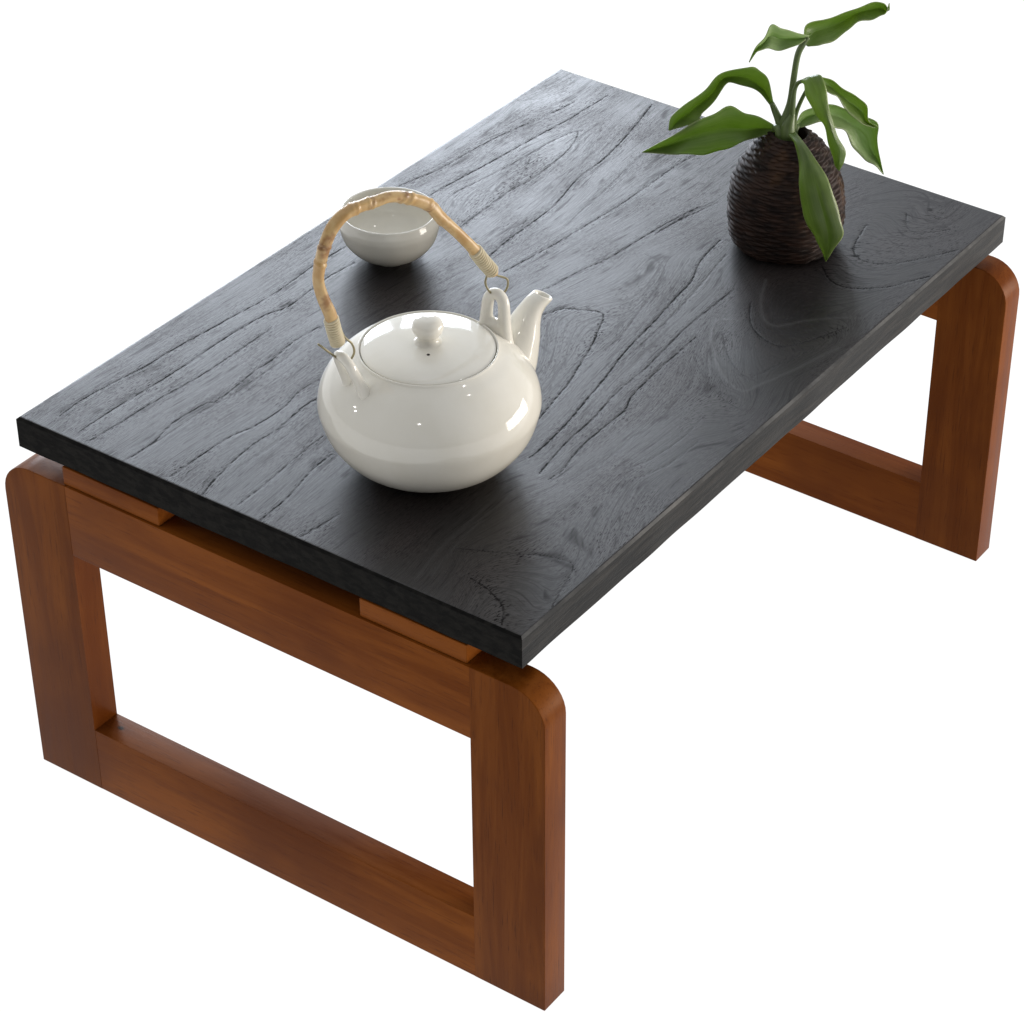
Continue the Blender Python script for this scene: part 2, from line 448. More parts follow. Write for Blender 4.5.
# traced shapes of this place, in metres
GRAIN = [(1, 3.64, [(0.0163, 0.3704), (0.0384, 0.3716), (0.0686, 0.3686), (0.0872, 0.3658), (0.1172, 0.3644), (0.1464, 0.3616), (0.1762, 0.3588), (0.2066, 0.3559), (0.2427, 0.3571), (0.2558, 0.3576), (0.2824, 0.3562), (0.3889, 0.3515), (0.427, 0.3477), (0.4901, 0.3422), (0.5308, 0.3382), (0.5645, 0.3368), (0.5833, 0.3359)]), (0.8, 2.57, [(0.361, 0.3809), (0.3868, 0.3766), (0.4136, 0.3699), (0.4543, 0.3677), (0.4923, 0.3627), (0.5372, 0.3536), (0.5604, 0.3505)]), (0.35, 1.58, [(0.5336, 0.3869), (0.5483, 0.3751), (0.5705, 0.3657)]), (1, 4.85, [(0.0117, 0.3484), (0.0459, 0.3481), (0.0749, 0.3465), (0.1114, 0.3454), (0.1477, 0.3459), (0.1847, 0.3434), (0.2016, 0.3377), (0.2293, 0.3391), (0.25, 0.3397), (0.2736, 0.3375)]), (0.7, 7.16, [(0.3917, 0.3403), (0.4219, 0.3359), (0.4465, 0.3324), (0.4733, 0.3302), (0.5006, 0.3279), (0.5225, 0.3216), (0.4958, 0.3111), (0.4644, 0.3079), (0.4374, 0.3073), (0.4191, 0.3101), (0.3882, 0.3087), (0.355, 0.3077)]), (0.5, 7.79, [(0.3671, 0.3089), (0.3988, 0.3086), (0.4287, 0.3117), (0.4678, 0.3263)]), (0.9, 5.96, [(0.0072, 0.336), (0.0307, 0.3344), (0.0515, 0.3339), (0.0685, 0.3326), (0.0964, 0.3296), (0.121, 0.3287), (0.1746, 0.3294)]), (0.9, 8.72, [(0.0083, 0.3035), (0.0286, 0.3028), (0.0522, 0.3074), (0.081, 0.3054), (0.0887, 0.3012), (0.1285, 0.3048), (0.1437, 0.3038), (0.1708, 0.3069), (0.195, 0.3045)]), (0.5, 9.17, [(0.0059, 0.3039), (0.0362, 0.3015), (0.0701, 0.3014), (0.1005, 0.2976), (0.1237, 0.2981), (0.1529, 0.2977)]), (0.9, 12.54, [(0.0063, 0.2699), (0.0391, 0.2694), (0.0623, 0.268), (0.0764, 0.2639), (0.1028, 0.262), (0.1276, 0.2662), (0.1454, 0.2645)]), (1, 14.3, [(0.0033, 0.2412), (0.0249, 0.2467), (0.061, 0.2511), (0.0844, 0.2495), (0.1141, 0.2526), (0.1269, 0.2509)]), (0.8, 17.28, [(0.008, 0.2169), (0.033, 0.2173), (0.0612, 0.2199), (0.0953, 0.2216)]), (0.9, 19.14, [(0.0024, 0.1957), (0.0303, 0.1972), (0.0638, 0.204), (0.0899, 0.2042)]), (0.4, 15.01, [(0.0245, 0.2412), (0.05, 0.2418), (0.0732, 0.2402), (0.1025, 0.2432)]), (0.8, 22.89, [(0.0035, 0.1652), (0.0217, 0.1625), (0.0353, 0.1608)]), (1, 11.32, [(0.3224, 0.2658), (0.3595, 0.2698), (0.385, 0.27), (0.4203, 0.2717), (0.4626, 0.2803), (0.495, 0.2814), (0.5411, 0.2885), (0.5914, 0.3003)]), (0.55, 13.6, [(0.401, 0.248), (0.4293, 0.2521), (0.4644, 0.2554), (0.5042, 0.2612), (0.5207, 0.2617)]), (0.9, 15.49, [(0.324, 0.2467), (0.3539, 0.2429), (0.3844, 0.239), (0.4144, 0.2367), (0.4479, 0.2339), (0.489, 0.2329), (0.5249, 0.2329), (0.5441, 0.2297)]), (0.9, 19.78, [(0.3242, 0.2094), (0.3539, 0.2053), (0.3809, 0.1988), (0.4134, 0.1956), (0.4466, 0.1923), (0.4801, 0.1861), (0.4296, 0.1909), (0.4545, 0.1875), (0.4927, 0.1791)]), (1, 24.5, [(0.2944, 0.1922), (0.3081, 0.1862), (0.3134, 0.1762), (0.319, 0.1606), (0.2998, 0.1513), (0.2799, 0.1435), (0.2562, 0.1368), (0.233, 0.1301), (0.2117, 0.1264), (0.1896, 0.1221)]), (0.4, 24.0, [(0.4015, 0.1805), (0.3982, 0.1685), (0.3904, 0.1574), (0.3654, 0.1489), (0.3391, 0.1432), (0.3041, 0.1351), (0.2763, 0.1335)]), (1.1, 26.96, [(0.4489, 0.1486), (0.4157, 0.1443), (0.3908, 0.1352), (0.3662, 0.1319), (0.3286, 0.1266), (0.3013, 0.1238), (0.2788, 0.1201), (0.2544, 0.1148), (0.2328, 0.1113), (0.1968, 0.105), (0.1662, 0.1019), (0.1504, 0.1016)]), (0.6, 26.79, [(0.4347, 0.1347), (0.3889, 0.1272), (0.3437, 0.1212), (0.305, 0.1186), (0.2773, 0.1172)]), (0.9, 29.27, [(0.397, 0.1053), (0.3665, 0.1052), (0.3367, 0.1052), (0.3093, 0.1026), (0.276, 0.0994), (0.2417, 0.0988), (0.2109, 0.0945), (0.1792, 0.0928), (0.1401, 0.0871)]), (1, 30.61, [(0.3303, 0.0935), (0.3056, 0.0927), (0.2781, 0.0915), (0.2456, 0.0885), (0.2292, 0.083), (0.2024, 0.0832), (0.174, 0.0819), (0.1517, 0.0773), (0.1382, 0.0786)]), (-1, 34.0, [(0.3645, 0.0816), (0.3564, 0.0929), (0.3379, 0.0853), (0.3178, 0.0695), (0.3002, 0.0514), (0.2927, 0.0329), (0.3084, 0.0268), (0.3347, 0.0191), (0.3582, 0.0133), (0.3748, 0.0091)]), (-1, 36.0, [(0.4216, 0.0941), (0.3935, 0.081), (0.3757, 0.066), (0.3752, 0.0556), (0.391, 0.0448), (0.4051, 0.0309), (0.4163, 0.0152)]), (0.8, 35.0, [(0.3893, 0.0868), (0.3668, 0.0728), (0.3553, 0.0555), (0.3551, 0.0393), (0.3754, 0.0275), (0.3978, 0.0186)]), (0.4, 33.0, [(0.3301, 0.0905), (0.312, 0.083), (0.2923, 0.0624), (0.2769, 0.0368), (0.2735, 0.0209)]), (0.5, 34.5, [(0.3446, 0.0814), (0.325, 0.065), (0.313, 0.0495), (0.31, 0.0377), (0.3341, 0.0306), (0.3586, 0.0235)]), (0.4, 38.2, [(0.3267, 0.0143), (0.35, 0.0084), (0.3669, 0.0065)]), (0.8, 31.0, [(0.5605, 0.0602), (0.544, 0.051), (0.5395, 0.0414), (0.546, 0.0326), (0.5583, 0.0234)]), (0.9, 33.0, [(0.5265, 0.0751), (0.498, 0.0676), (0.4858, 0.0588), (0.4843, 0.0456), (0.4951, 0.0307), (0.5165, 0.0164), (0.5354, 0.0057)]), (1, 35.0, [(0.4611, 0.0726), (0.447, 0.0572), (0.4461, 0.0411), (0.4624, 0.021), (0.4807, 0.0105), (0.493, 0.0035)]), (0.4, 29.5, [(0.5679, 0.0446), (0.5693, 0.0347)]), (0.7, 35.0, [(0.0479, 0.0828), (0.0644, 0.049), (0.0714, 0.0366), (0.0755, 0.018), (0.0654, 0.012), (0.0477, 0.0071), (0.0336, 0.0026)]), (0.8, 36.5, [(0.0293, 0.0582), (0.0261, 0.0428), (0.0172, 0.0258), (0.0032, 0.0167)]), (-0.5, 30.13, [(0.0113, 0.0837), (0.0428, 0.09), (0.0783, 0.092), (0.1175, 0.0959)]), (-0.5, 30.71, [(0.0186, 0.0784), (0.0469, 0.0842), (0.0814, 0.0876), (0.1191, 0.0881)]), (0.4, 35.23, [(0.174, 0.046), (0.1951, 0.0387), (0.2232, 0.0356), (0.2483, 0.0374)]), (0.4, 36.23, [(0.1688, 0.0355), (0.1937, 0.0271), (0.227, 0.0256)]), (0.3, 32.44, [(0.1167, 0.0752), (0.1438, 0.0698), (0.1773, 0.0615), (0.2129, 0.0628)])]
LEAVES = [[[[0.46872, 0.12057, 0.38288], [0.46878, 0.12048, 0.38075], [0.46854, 0.12087, 0.3786]], [[0.46715, 0.13099, 0.38666], [0.47204, 0.1345, 0.37559], [0.46423, 0.13003, 0.3735]], [[0.46171, 0.14008, 0.38932], [0.46665, 0.14351, 0.37442], [0.45815, 0.14019, 0.36862]], [[0.4528, 0.14719, 0.39636], [0.45682, 0.15215, 0.37655], [0.44799, 0.1494, 0.36387]], [[0.44146, 0.15447, 0.3934], [0.44538, 0.1596, 0.37633], [0.43654, 0.15683, 0.36348]], [[0.42873, 0.16406, 0.38736], [0.43301, 0.16859, 0.37454], [0.42461, 0.16511, 0.36563]], [[0.41677, 0.17626, 0.37742], [0.4219, 0.17936, 0.36952], [0.4139, 0.17521, 0.36771]], [[0.40526, 0.18772, 0.36898], [0.40526, 0.18772, 0.36877], [0.40526, 0.18771, 0.36855]]], [[[0.47127, 0.1241, 0.39765], [0.47051, 0.12537, 0.39694], [0.46984, 0.12649, 0.39646]], [[0.47234, 0.1301, 0.41323], [0.47626, 0.13524, 0.4027], [0.46707, 0.13307, 0.40507]], [[0.47099, 0.13626, 0.41923], [0.47343, 0.14387, 0.40861], [0.46383, 0.14238, 0.40839]], [[0.46533, 0.14182, 0.42235], [0.46725, 0.1503, 0.41234], [0.45721, 0.14956, 0.41145]], [[0.45233, 0.15577, 0.41887], [0.45803, 0.15792, 0.41171], [0.45138, 0.15152, 0.4122]], [[0.44334, 0.163, 0.40784], [0.45095, 0.16198, 0.40185], [0.44479, 0.15474, 0.40243]], [[0.43239, 0.17351, 0.39657], [0.44093, 0.17094, 0.39168], [0.43719, 0.15966, 0.39464]], [[0.42692, 0.17876, 0.38987], [0.43496, 0.17702, 0.38489], [0.43319, 0.16245, 0.38808]], [[0.42253, 0.17832, 0.38087], [0.42302, 0.17751, 0.38092], [0.42369, 0.17638, 0.38141]]], [[[0.47871, 0.10387, 0.45192], [0.47855, 0.10414, 0.45089], [0.47802, 0.10502, 0.44941]], [[0.46885, 0.10867, 0.45643], [0.4742, 0.11141, 0.44904], [0.46697, 0.10597, 0.44882]], [[0.46054, 0.11477, 0.46114], [0.46547, 0.1182, 0.45049], [0.45789, 0.11335, 0.44638]], [[0.45341, 0.11889, 0.46514], [0.45815, 0.12266, 0.45411], [0.45012, 0.11855, 0.44895]], [[0.44755, 0.1209, 0.45718], [0.45207, 0.12502, 0.45013], [0.44385, 0.12125, 0.44964]], [[0.44211, 0.12415, 0.45089], [0.44705, 0.12758, 0.44588], [0.43962, 0.12247, 0.44833]], [[0.43767, 0.12573, 0.44225], [0.43768, 0.12572, 0.44205], [0.43777, 0.12555, 0.44186]]], [[[0.47737, 0.1061, 0.44526], [0.47797, 0.1051, 0.4445], [0.47866, 0.10395, 0.44375]], [[0.48065, 0.10841, 0.45716], [0.48855, 0.1069, 0.4488], [0.48381, 0.09729, 0.44469]], [[0.49208, 0.101, 0.45893], [0.49896, 0.10119, 0.45049], [0.49329, 0.09313, 0.44523]], [[0.50296, 0.0945, 0.46067], [0.50937, 0.09546, 0.4526], [0.50312, 0.08838, 0.45013]], [[0.51208, 0.08704, 0.46378], [0.51751, 0.08964, 0.45686], [0.50997, 0.08472, 0.45507]], [[0.52121, 0.07956, 0.46669], [0.52576, 0.08365, 0.45848], [0.51788, 0.07929, 0.455]], [[0.52754, 0.07482, 0.46502], [0.53224, 0.07866, 0.45845], [0.52398, 0.07493, 0.45696]], [[0.53125, 0.07252, 0.45895], [0.53604, 0.0762, 0.45523], [0.52759, 0.0728, 0.45864]], [[0.53213, 0.073, 0.46379], [0.53203, 0.07316, 0.46378], [0.53194, 0.07331, 0.46356]]], [[[0.47259, 0.10631, 0.41867], [0.47276, 0.10603, 0.41952], [0.47312, 0.10543, 0.42039]], [[0.46738, 0.09944, 0.42145], [0.46499, 0.09368, 0.4283], [0.46951, 0.09002, 0.43065]], [[0.46359, 0.09409, 0.41429], [0.4624, 0.08632, 0.42233], [0.46683, 0.08283, 0.42775]], [[0.4633, 0.08677, 0.40522], [0.46112, 0.08068, 0.41426], [0.46456, 0.07882, 0.41754]], [[0.46403, 0.07971, 0.3977], [0.46101, 0.07502, 0.40568], [0.46369, 0.07443, 0.40577]], [[0.46512, 0.07594, 0.38475], [0.46215, 0.07115, 0.39386], [0.46535, 0.0697, 0.39294]], [[0.46713, 0.07257, 0.37329], [0.46445, 0.06732, 0.38251], [0.46843, 0.06456, 0.38166]], [[0.4683, 0.07061, 0.36701], [0.46505, 0.06631, 0.37303], [0.46839, 0.06463, 0.37423]], [[0.46935, 0.06886, 0.36476], [0.46945, 0.06869, 0.36455], [0.46954, 0.06854, 0.36478]]], [[[0.47918, 0.09529, 0.42408], [0.47927, 0.09513, 0.42098], [0.4794, 0.09492, 0.41684]], [[0.4876, 0.08901, 0.41943], [0.49255, 0.09242, 0.41114], [0.48451, 0.08833, 0.4109]], [[0.49518, 0.08412, 0.41153], [0.49967, 0.08831, 0.40314], [0.49081, 0.08558, 0.40661]], [[0.50377, 0.07755, 0.40368], [0.50731, 0.08333, 0.39515], [0.49704, 0.08297, 0.39639]], [[0.50917, 0.07242, 0.39667], [0.51301, 0.07768, 0.38812], [0.50299, 0.07691, 0.38727]], [[0.51205, 0.07151, 0.38405], [0.51672, 0.07539, 0.37978], [0.50784, 0.0727, 0.38227]], [[0.51733, 0.06658, 0.37864], [0.51696, 0.06719, 0.37796], [0.51629, 0.0683, 0.37725]]], [[[0.48097, 0.11177, 0.38041], [0.4813, 0.11123, 0.37937], [0.48182, 0.11036, 0.37835]], [[0.48865, 0.11063, 0.38816], [0.49502, 0.11166, 0.37981], [0.4878, 0.1062, 0.37924]], [[0.49916, 0.10475, 0.38982], [0.50508, 0.10653, 0.381], [0.49787, 0.10106, 0.37977]], [[0.51077, 0.09702, 0.3884], [0.51633, 0.09942, 0.37674], [0.50819, 0.09549, 0.37282]], [[0.52194, 0.08614, 0.37958], [0.52552, 0.09184, 0.36873], [0.51558, 0.09093, 0.36785]], [[0.53112, 0.07469, 0.37388], [0.53257, 0.08396, 0.35949], [0.52042, 0.08672, 0.35515]], [[0.5316, 0.07389, 0.36092], [0.53495, 0.07996, 0.34879], [0.52475, 0.07949, 0.34573]], [[0.53316, 0.07128, 0.34577], [0.53778, 0.07524, 0.34026], [0.52892, 0.07252, 0.34109]], [[0.53494, 0.06829, 0.33294], [0.53505, 0.06811, 0.33273], [0.53486, 0.06843, 0.33249]]], [[[0.46159, 0.10521, 0.38397], [0.46282, 0.10315, 0.38515], [0.46397, 0.10123, 0.38569]], [[0.45326, 0.09576, 0.38359], [0.4517, 0.09058, 0.38591], [0.45453, 0.0878, 0.38451]], [[0.44634, 0.08786, 0.37645], [0.44614, 0.08039, 0.38105], [0.45051, 0.07504, 0.37663]], [[0.44003, 0.08282, 0.3639], [0.4415, 0.07258, 0.37085], [0.44756, 0.06439, 0.36763]], [[0.438, 0.07882, 0.34796], [0.4406, 0.06667, 0.35617], [0.44699, 0.05793, 0.35509]], [[0.43841, 0.07384, 0.33541], [0.44106, 0.06162, 0.34263], [0.44747, 0.05284, 0.34154]], [[0.44164, 0.06843, 0.32487], [0.44239, 0.05938, 0.33087], [0.44864, 0.05089, 0.32975]], [[0.44497, 0.06483, 0.31469], [0.44388, 0.05886, 0.32055], [0.44693, 0.0557, 0.3191]], [[0.4467, 0.06193, 0.30628], [0.4468, 0.06176, 0.30607], [0.44689, 0.0616, 0.3063]]]]
STEMS = [[[0.47239, 0.11443, 0.37363, 0.0062], [0.47244, 0.11435, 0.38643, 0.0044], [0.47359, 0.11242, 0.40133, 0.0026], [0.47423, 0.11135, 0.42021, 0.0022], [0.47512, 0.10987, 0.43684, 0.0022], [0.4767, 0.10722, 0.4452, 0.0022], [0.47837, 0.10444, 0.45046, 0.0014]], [[0.47417, 0.11145, 0.38022, 0.0028], [0.47174, 0.10968, 0.39664, 0.0022], [0.47123, 0.10858, 0.41188, 0.0016], [0.47135, 0.10643, 0.41831, 0.0014], [0.47004, 0.10279, 0.42162, 0.0013]], [[0.47113, 0.11653, 0.37672, 0.0034], [0.47184, 0.11925, 0.38515, 0.003], [0.4718, 0.12322, 0.39242, 0.0024], [0.47048, 0.12543, 0.39821, 0.0018]], [[0.47864, 0.11179, 0.3782, 0.0022], [0.47838, 0.11026, 0.39155, 0.0016], [0.47871, 0.10582, 0.40543, 0.0014], [0.47826, 0.10073, 0.41554, 0.0012], [0.48063, 0.09481, 0.42052, 0.001]], [[0.47059, 0.1116, 0.37424, 0.006], [0.46985, 0.11088, 0.38437, 0.0048], [0.47166, 0.10981, 0.39241, 0.0026], [0.4731, 0.10935, 0.39933, 0.0012]], [[0.46748, 0.11486, 0.37455, 0.0036], [0.46833, 0.11733, 0.3813, 0.0034], [0.46934, 0.12149, 0.38083, 0.0026]], [[0.47788, 0.1111, 0.37446, 0.003], [0.48009, 0.1113, 0.37773, 0.0026], [0.4836, 0.11128, 0.37944, 0.0018]]]

# ------------------------------------------------------------------ table
L, W, T = 0.600, 0.3917, 0.0233
HF, GAP = 0.2552, 0.0139
ZB = HF + GAP
ZT = ZB + T
EXT, XF, D, LW, HB, HT = 0.0172, -0.0017, 0.0221, 0.0543, 0.0527, 0.0550

table = thing('low_table', 'low wooden table with a charred black top on two reddish brown frame legs', 'table', (L / 2, W / 2, 0))
OFF = Vector((L / 2, W / 2, 0))

def build_top():
    ch = .0016
    nx, ny = 500, 326
    xs = np.linspace(ch, L - ch, nx)
    ys = np.linspace(ch, W - ch, ny)
    GX, GY = np.meshgrid(xs, ys, indexing='ij')
    P = np.stack([GX.ravel(), GY.ravel()], 1)
    best = np.full(len(P), .03)
    wt = np.zeros(len(P))
    halo = np.zeros(len(P))
    ridge = np.zeros(len(P))
    for st, val, pts in GRAIN:
        pts = catmull(pts, 3) if len(pts) > 2 else [np.array(p) for p in pts]
        for a, b in zip(pts, pts[1:]):
            a = np.array(a); b = np.array(b)
            lo = np.minimum(a, b) - .014
            hi = np.maximum(a, b) + .014
            idx = np.where((P[:, 0] > lo[0]) & (P[:, 0] < hi[0]) & (P[:, 1] > lo[1]) & (P[:, 1] < hi[1]))[0]
            if len(idx) == 0:
                continue
            q = P[idx] - a
            d = b - a
            t = np.clip((q @ d) / max(d @ d, 1e-12), 0, 1)
            dd = np.hypot(*(q - t[:, None] * d).T)
            if st < 0:
                ridge[idx] = np.maximum(ridge[idx], -st * np.exp(-(dd / .0013) ** 2))
                continue
            halo[idx] = np.maximum(halo[idx], st * np.exp(-(dd / .005) ** 2))
            m = dd < best[idx]
            best[idx[m]] = dd[m]
            wt[idx[m]] = max(st, 0.0)
    # flow: smooth field that is constant along each growth line
    C, Vv = [], []
    for st, val, pts in GRAIN:
        step = max(1, len(pts) // 7)
        for p in pts[::step]:
            C.append(p); Vv.append(val)
    for x in np.linspace(0, L, 7):
        C.append((x, W)); Vv.append(0.0)
    C = np.array(C, float); Vv = np.array(Vv, float)
    SC = np.array([0.45, 1.0])
    def ker(A, B):
        r = np.hypot((A[:, None, 0] - B[None, :, 0]) * SC[0], (A[:, None, 1] - B[None, :, 1]) * SC[1]) * 10
        return r
    K = ker(C, C) + np.eye(len(C)) * -0.02
    n = len(C)
    A = np.zeros((n + 3, n + 3))
    A[:n, :n] = K
    Q = np.c_[np.ones(n), C * 10]
    A[:n, n:] = Q
    A[n:, :n] = Q.T
    sol = np.linalg.lstsq(A, np.r_[Vv, 0, 0, 0], rcond=None)[0]
    cx = np.linspace(0, L, 101); cy = np.linspace(0, W, 67)
    CG = np.stack(np.meshgrid(cx, cy, indexing='ij'), -1).reshape(-1, 2)
    FV = (ker(CG, C) @ sol[:n] + np.c_[np.ones(len(CG)), CG * 10] @ sol[n:]).reshape(101, 67)
    for _ in range(2):
        FV[1:-1, 1:-1] = (FV[1:-1, 1:-1] * 2 + FV[2:, 1:-1] + FV[:-2, 1:-1] + FV[1:-1, 2:] + FV[1:-1, :-2]) / 6
    def flow_at(x, y):
        fx = np.clip(x / L * 100, 0, 99.999); fy = np.clip(y / W * 66, 0, 65.999)
        i = fx.astype(int); j = fy.astype(int)
        u = fx - i; v = fy - j
        return (FV[i, j] * (1 - u) * (1 - v) + FV[i + 1, j] * u * (1 - v) + FV[i, j + 1] * (1 - u) * v + FV[i + 1, j + 1] * u * v)
    rs = np.random.RandomState(3)
    zz = np.zeros(len(P)) + ZT
    zz -= .0001 * np.clip(1 - best / .0016, 0, 1) * wt
    V = np.c_[P, zz]
    I = np.arange(nx * ny).reshape(nx, ny)
    F = np.stack([I[:-1, :-1], I[1:, :-1], I[1:, 1:], I[:-1, 1:]], -1).reshape(-1, 4)
    # outline loop of the grid, then skirts down the sides
    loop = np.concatenate([I[:, 0], I[-1, 1:], I[-2::-1, -1], I[0, -2:0:-1]])
    lx, ly = V[loop, 0], V[loop, 1]
    nl = len(loop)
    s = np.arange(nl)
    def wobble(seed, amp, k):
        r = np.random.RandomState(seed)
        a = np.zeros(nl)
        for f in k:
            a += np.sin(2 * np.pi * f * s / nl + r.rand() * 6.28) * r.rand() / len(k)
        return a * amp
    rows = []
    ox = (lx - L / 2) / (L / 2 - ch); oy = (ly - W / 2) / (W / 2 - ch)
    sx = np.where(np.abs(ox) > .9999, np.sign(ox), 0); sy = np.where(np.abs(oy) > .9999, np.sign(oy), 0)
    w1 = wobble(1, .0009, (5, 9, 17, 31, 53)); w2 = wobble(2, .0024, (6, 11, 17, 31, 43))
    for out, z, wv in ((ch + 0, ZT - ch * .95, w1), (ch, ZT - T * .5, w2 * .5), (ch, ZB + .0012, w2), (ch - .0012, ZB, w2)):
        rows.append(np.c_[lx + sx * (out + wv * .5), ly + sy * (out + wv * .5), np.full(nl, z) + (w1 * .6 if z > ZT - .003 else 0)])
    allV = [V]
    base = len(V)
    prev = loop
    faces = [tuple(f) for f in F]
    for rw in rows:
        cur = np.arange(base, base + nl)
        allV.append(rw)
        for k in range(nl):
            k2 = (k + 1) % nl
            faces.append((prev[k], cur[k], cur[k2], prev[k2]))
        prev = cur
        base += nl
    faces.append(tuple(int(i) for i in prev))
    VV = np.concatenate(allV)
    me = bpy.data.meshes.new('tabletop')
    me.from_pydata((VV - np.array([OFF.x, OFF.y, 0])).tolist(), [], [tuple(int(i) for i in f) for f in faces])
    bm = bmesh.new(); bm.from_mesh(me); bmesh.ops.recalc_face_normals(bm, faces=bm.faces); bm.to_mesh(me); bm.free()
    nV = len(VV)
    for nm, arr in (('line', np.r_[best, np.full(nV - len(best), .03)]), ('line_weight', np.r_[wt, np.zeros(nV - len(wt))]),
                    ('halo', np.r_[halo, np.zeros(nV - len(wt))]), ('ridge', np.r_[ridge, np.zeros(nV - len(wt))]),
                    ('flow', flow_at(VV[:, 0], VV[:, 1]) + (ZT - VV[:, 2]) * 100)):
        at = me.attributes.new(nm, 'FLOAT', 'POINT')
        at.data.foreach_set('value', arr.astype(np.float32))
    o = link('tabletop', me, M_TOP, table, False)
    ng = (nx - 1) * (ny - 1)
    sm = np.zeros(len(me.polygons), bool); sm[:ng] = True
    me.polygons.foreach_set('use_smooth', sm)
    me.materials.append(M_END)
    me.materials.append(M_SIDE)
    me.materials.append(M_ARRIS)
    for p in me.polygons[ng:]:
        nn = p.normal
        if abs(nn.z) < .9:
            p.material_index = 1 if abs(nn.x) > abs(nn.y) else 2
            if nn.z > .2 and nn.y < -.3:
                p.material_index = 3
        else:
            p.material_index = 1
    o['label'] = 'charred black brushed wood top with carved grain lines'
    return o
build_top()

def prism(name, outline, x0, x1, material, bev=.0007, skip_y=None):
    """outline: (y, z) points; extruded along x, edges bevelled"""
    bm = bmesh.new()
    a = [bm.verts.new((x0 - OFF.x, y - OFF.y, z)) for y, z in outline]
    b = [bm.verts.new((x1 - OFF.x, y - OFF.y, z)) for y, z in outline]
    n = len(outline)
    bm.faces.new(a)
    bm.faces.new(b[::-1])
    for i in range(n):
        bm.faces.new((a[i], b[i], b[(i + 1) % n], a[(i + 1) % n]))
    bmesh.ops.recalc_face_normals(bm, faces=bm.faces)
    if bev:
        ed = [e for e in bm.edges if len(e.link_faces) == 2 and e.calc_face_angle(0) > .6
              and not (skip_y is not None and all(abs(v.co.y - skip_y) < 1e-6 for v in e.verts))]
        bmesh.ops.bevel(bm, geom=ed, offset=bev, segments=3, profile=.6, affect='EDGES')
    me = bpy.data.meshes.new(name)
    bm.to_mesh(me); bm.free()
    o = link(name, me, material, table, True)
    me.set_sharp_from_angle(angle=R(28))
    return o

def leg_frame(x0):
    x1 = x0 + D
    r = .024
    for side in (0, 1):
        def yy(v):
            return -EXT + v if side == 0 else W + EXT - v
        pts = [(yy(LW), 0), (yy(0), 0), (yy(0), HF - r)]
        for k in range(1, 9):
            a = math.pi / 2 * k / 9
            pts.append((yy(r - r * math.cos(a)), HF - r + r * math.sin(a)))
        pts += [(yy(r), HF), (yy(LW), HF)]
        prism('leg', pts, x0, x1, M_LEG, .0007, yy(LW) - OFF.y)
    ya, yb = -EXT + LW + .00002, W + EXT - LW - .00002
    prism('top_rail', [(ya, HF - HT), (yb, HF - HT), (yb, HF - .0003), (ya, HF - .0003)], x0 + .0001, x1 - .0001, M_RAIL, .0002)
    prism('bottom_rail', [(ya, .0003), (yb, .0003), (yb, HB), (ya, HB)], x0 + .0001, x1 - .0001, M_RAIL, .0002)
    for y0, y1 in ((.0397, .1190), (.2766, .3560)):
        prism('spacer', [(y0, HF + .0002), (y1, HF + .0002), (y1, ZB - .0002), (y0, ZB - .0002)], x0 + .0015, x1 - .002, M_RAIL, .0007)
leg_frame(XF)
leg_frame(L - XF - D)

# ------------------------------------------------------------------ teapot
TP = Vector((0.11515, 0.15143, ZT))
pot = thing('teapot', 'round cream porcelain teapot with a short spout and an arched cane handle', 'teapot', TP)
pot.rotation_euler = (0, 0, R(-19.856))
prof = [(0, .0012), (.033, .0012), (.035, 0), (.0375, .0002), (.044, .0045), (.0550, .0130), (.0637, .0250), (.0680, .0385), (.0686, .0460), (.0661, .0560), (.0600, .0660), (.0520, .0740), (.0455, .0785), (.0432, .0802)]
p2 = [(0, .0012), (.033, .0012)] + resample_prof(prof[2:], 8)
p2 += [(.0430, .0812), (.0424, .0817), (.0418, .0813), (.0414, .0790), (.0380, .0785), (.036, .076), (.045, .066), (.055, .058), (.062, .046), (.060, .03), (.05, .012), (0, .006)]
v, f = lathe(p2, 128)
mesh('body', v, f, M_PORC, pot)
lp = [(0, .0790), (.0396, .0790), (.0407, .0798), (.0410, .0808), (.0404, .0816), (.0372, .0828), (.030, .0843), (.020, .0854), (.010, .0859), (0, .0860)]
v, f = lathe([(0, .0790)] + resample_prof(lp[1:], 5), 96)
lid = mesh('lid', v, f, M_PORC, pot)
kp = resample_prof([(.0105, .0852), (.0080, .0863), (.0067, .0884), (.0070, .0904), (.0086, .0928), (.0096, .0960), (.0087, .0997), (.0054, .1020), (.0, .1027)], 6)
v, f = lathe([(0, .0850)] + kp, 48)
mesh('knob', v, f, M_PORC, lid)
v, f = lathe([(0, 0), (.0010, 0), (.0010, .0006), (0, .0006)], 16)
ho = mesh('steam_hole', v, f, M_HOLE, lid)
ho.location = (-.0080, -.0125, .0853)

# spout
sp_path = catmull([(.048, 0, .040), (.0585, 0, .0510), (.0668, 0, .0650), (.0722, 0, .0765), (.0775, 0, .0845), (.0845, 0, .0895)], 8)
sp_rad = catmull([(.0215, 0), (.0185, 0), (.0135, 0), (.0094, 0), (.0070, 0), (.0066, 0)], 8)
seg = 40
SV, SF = [], []
Pp = [Vector(p) for p in sp_path]
def ring_at(i, r, shrink=0.0):
    t = (Pp[min(i + 1, len(Pp) - 1)] - Pp[max(i - 1, 0)]).normalized()
    k = i / (len(Pp) - 1)
    t = t.lerp(Vector((.35, 0, .94)), max(0, (k - .7) / .3) * .8).normalized()
    N = Vector((0, 1, 0))
    B = t.cross(N).normalized()
    return [Pp[i] + N * math.cos(2 * math.pi * q / seg) * (r - shrink) + B * math.sin(2 * math.pi * q / seg) * (r - shrink) for q in range(seg)]
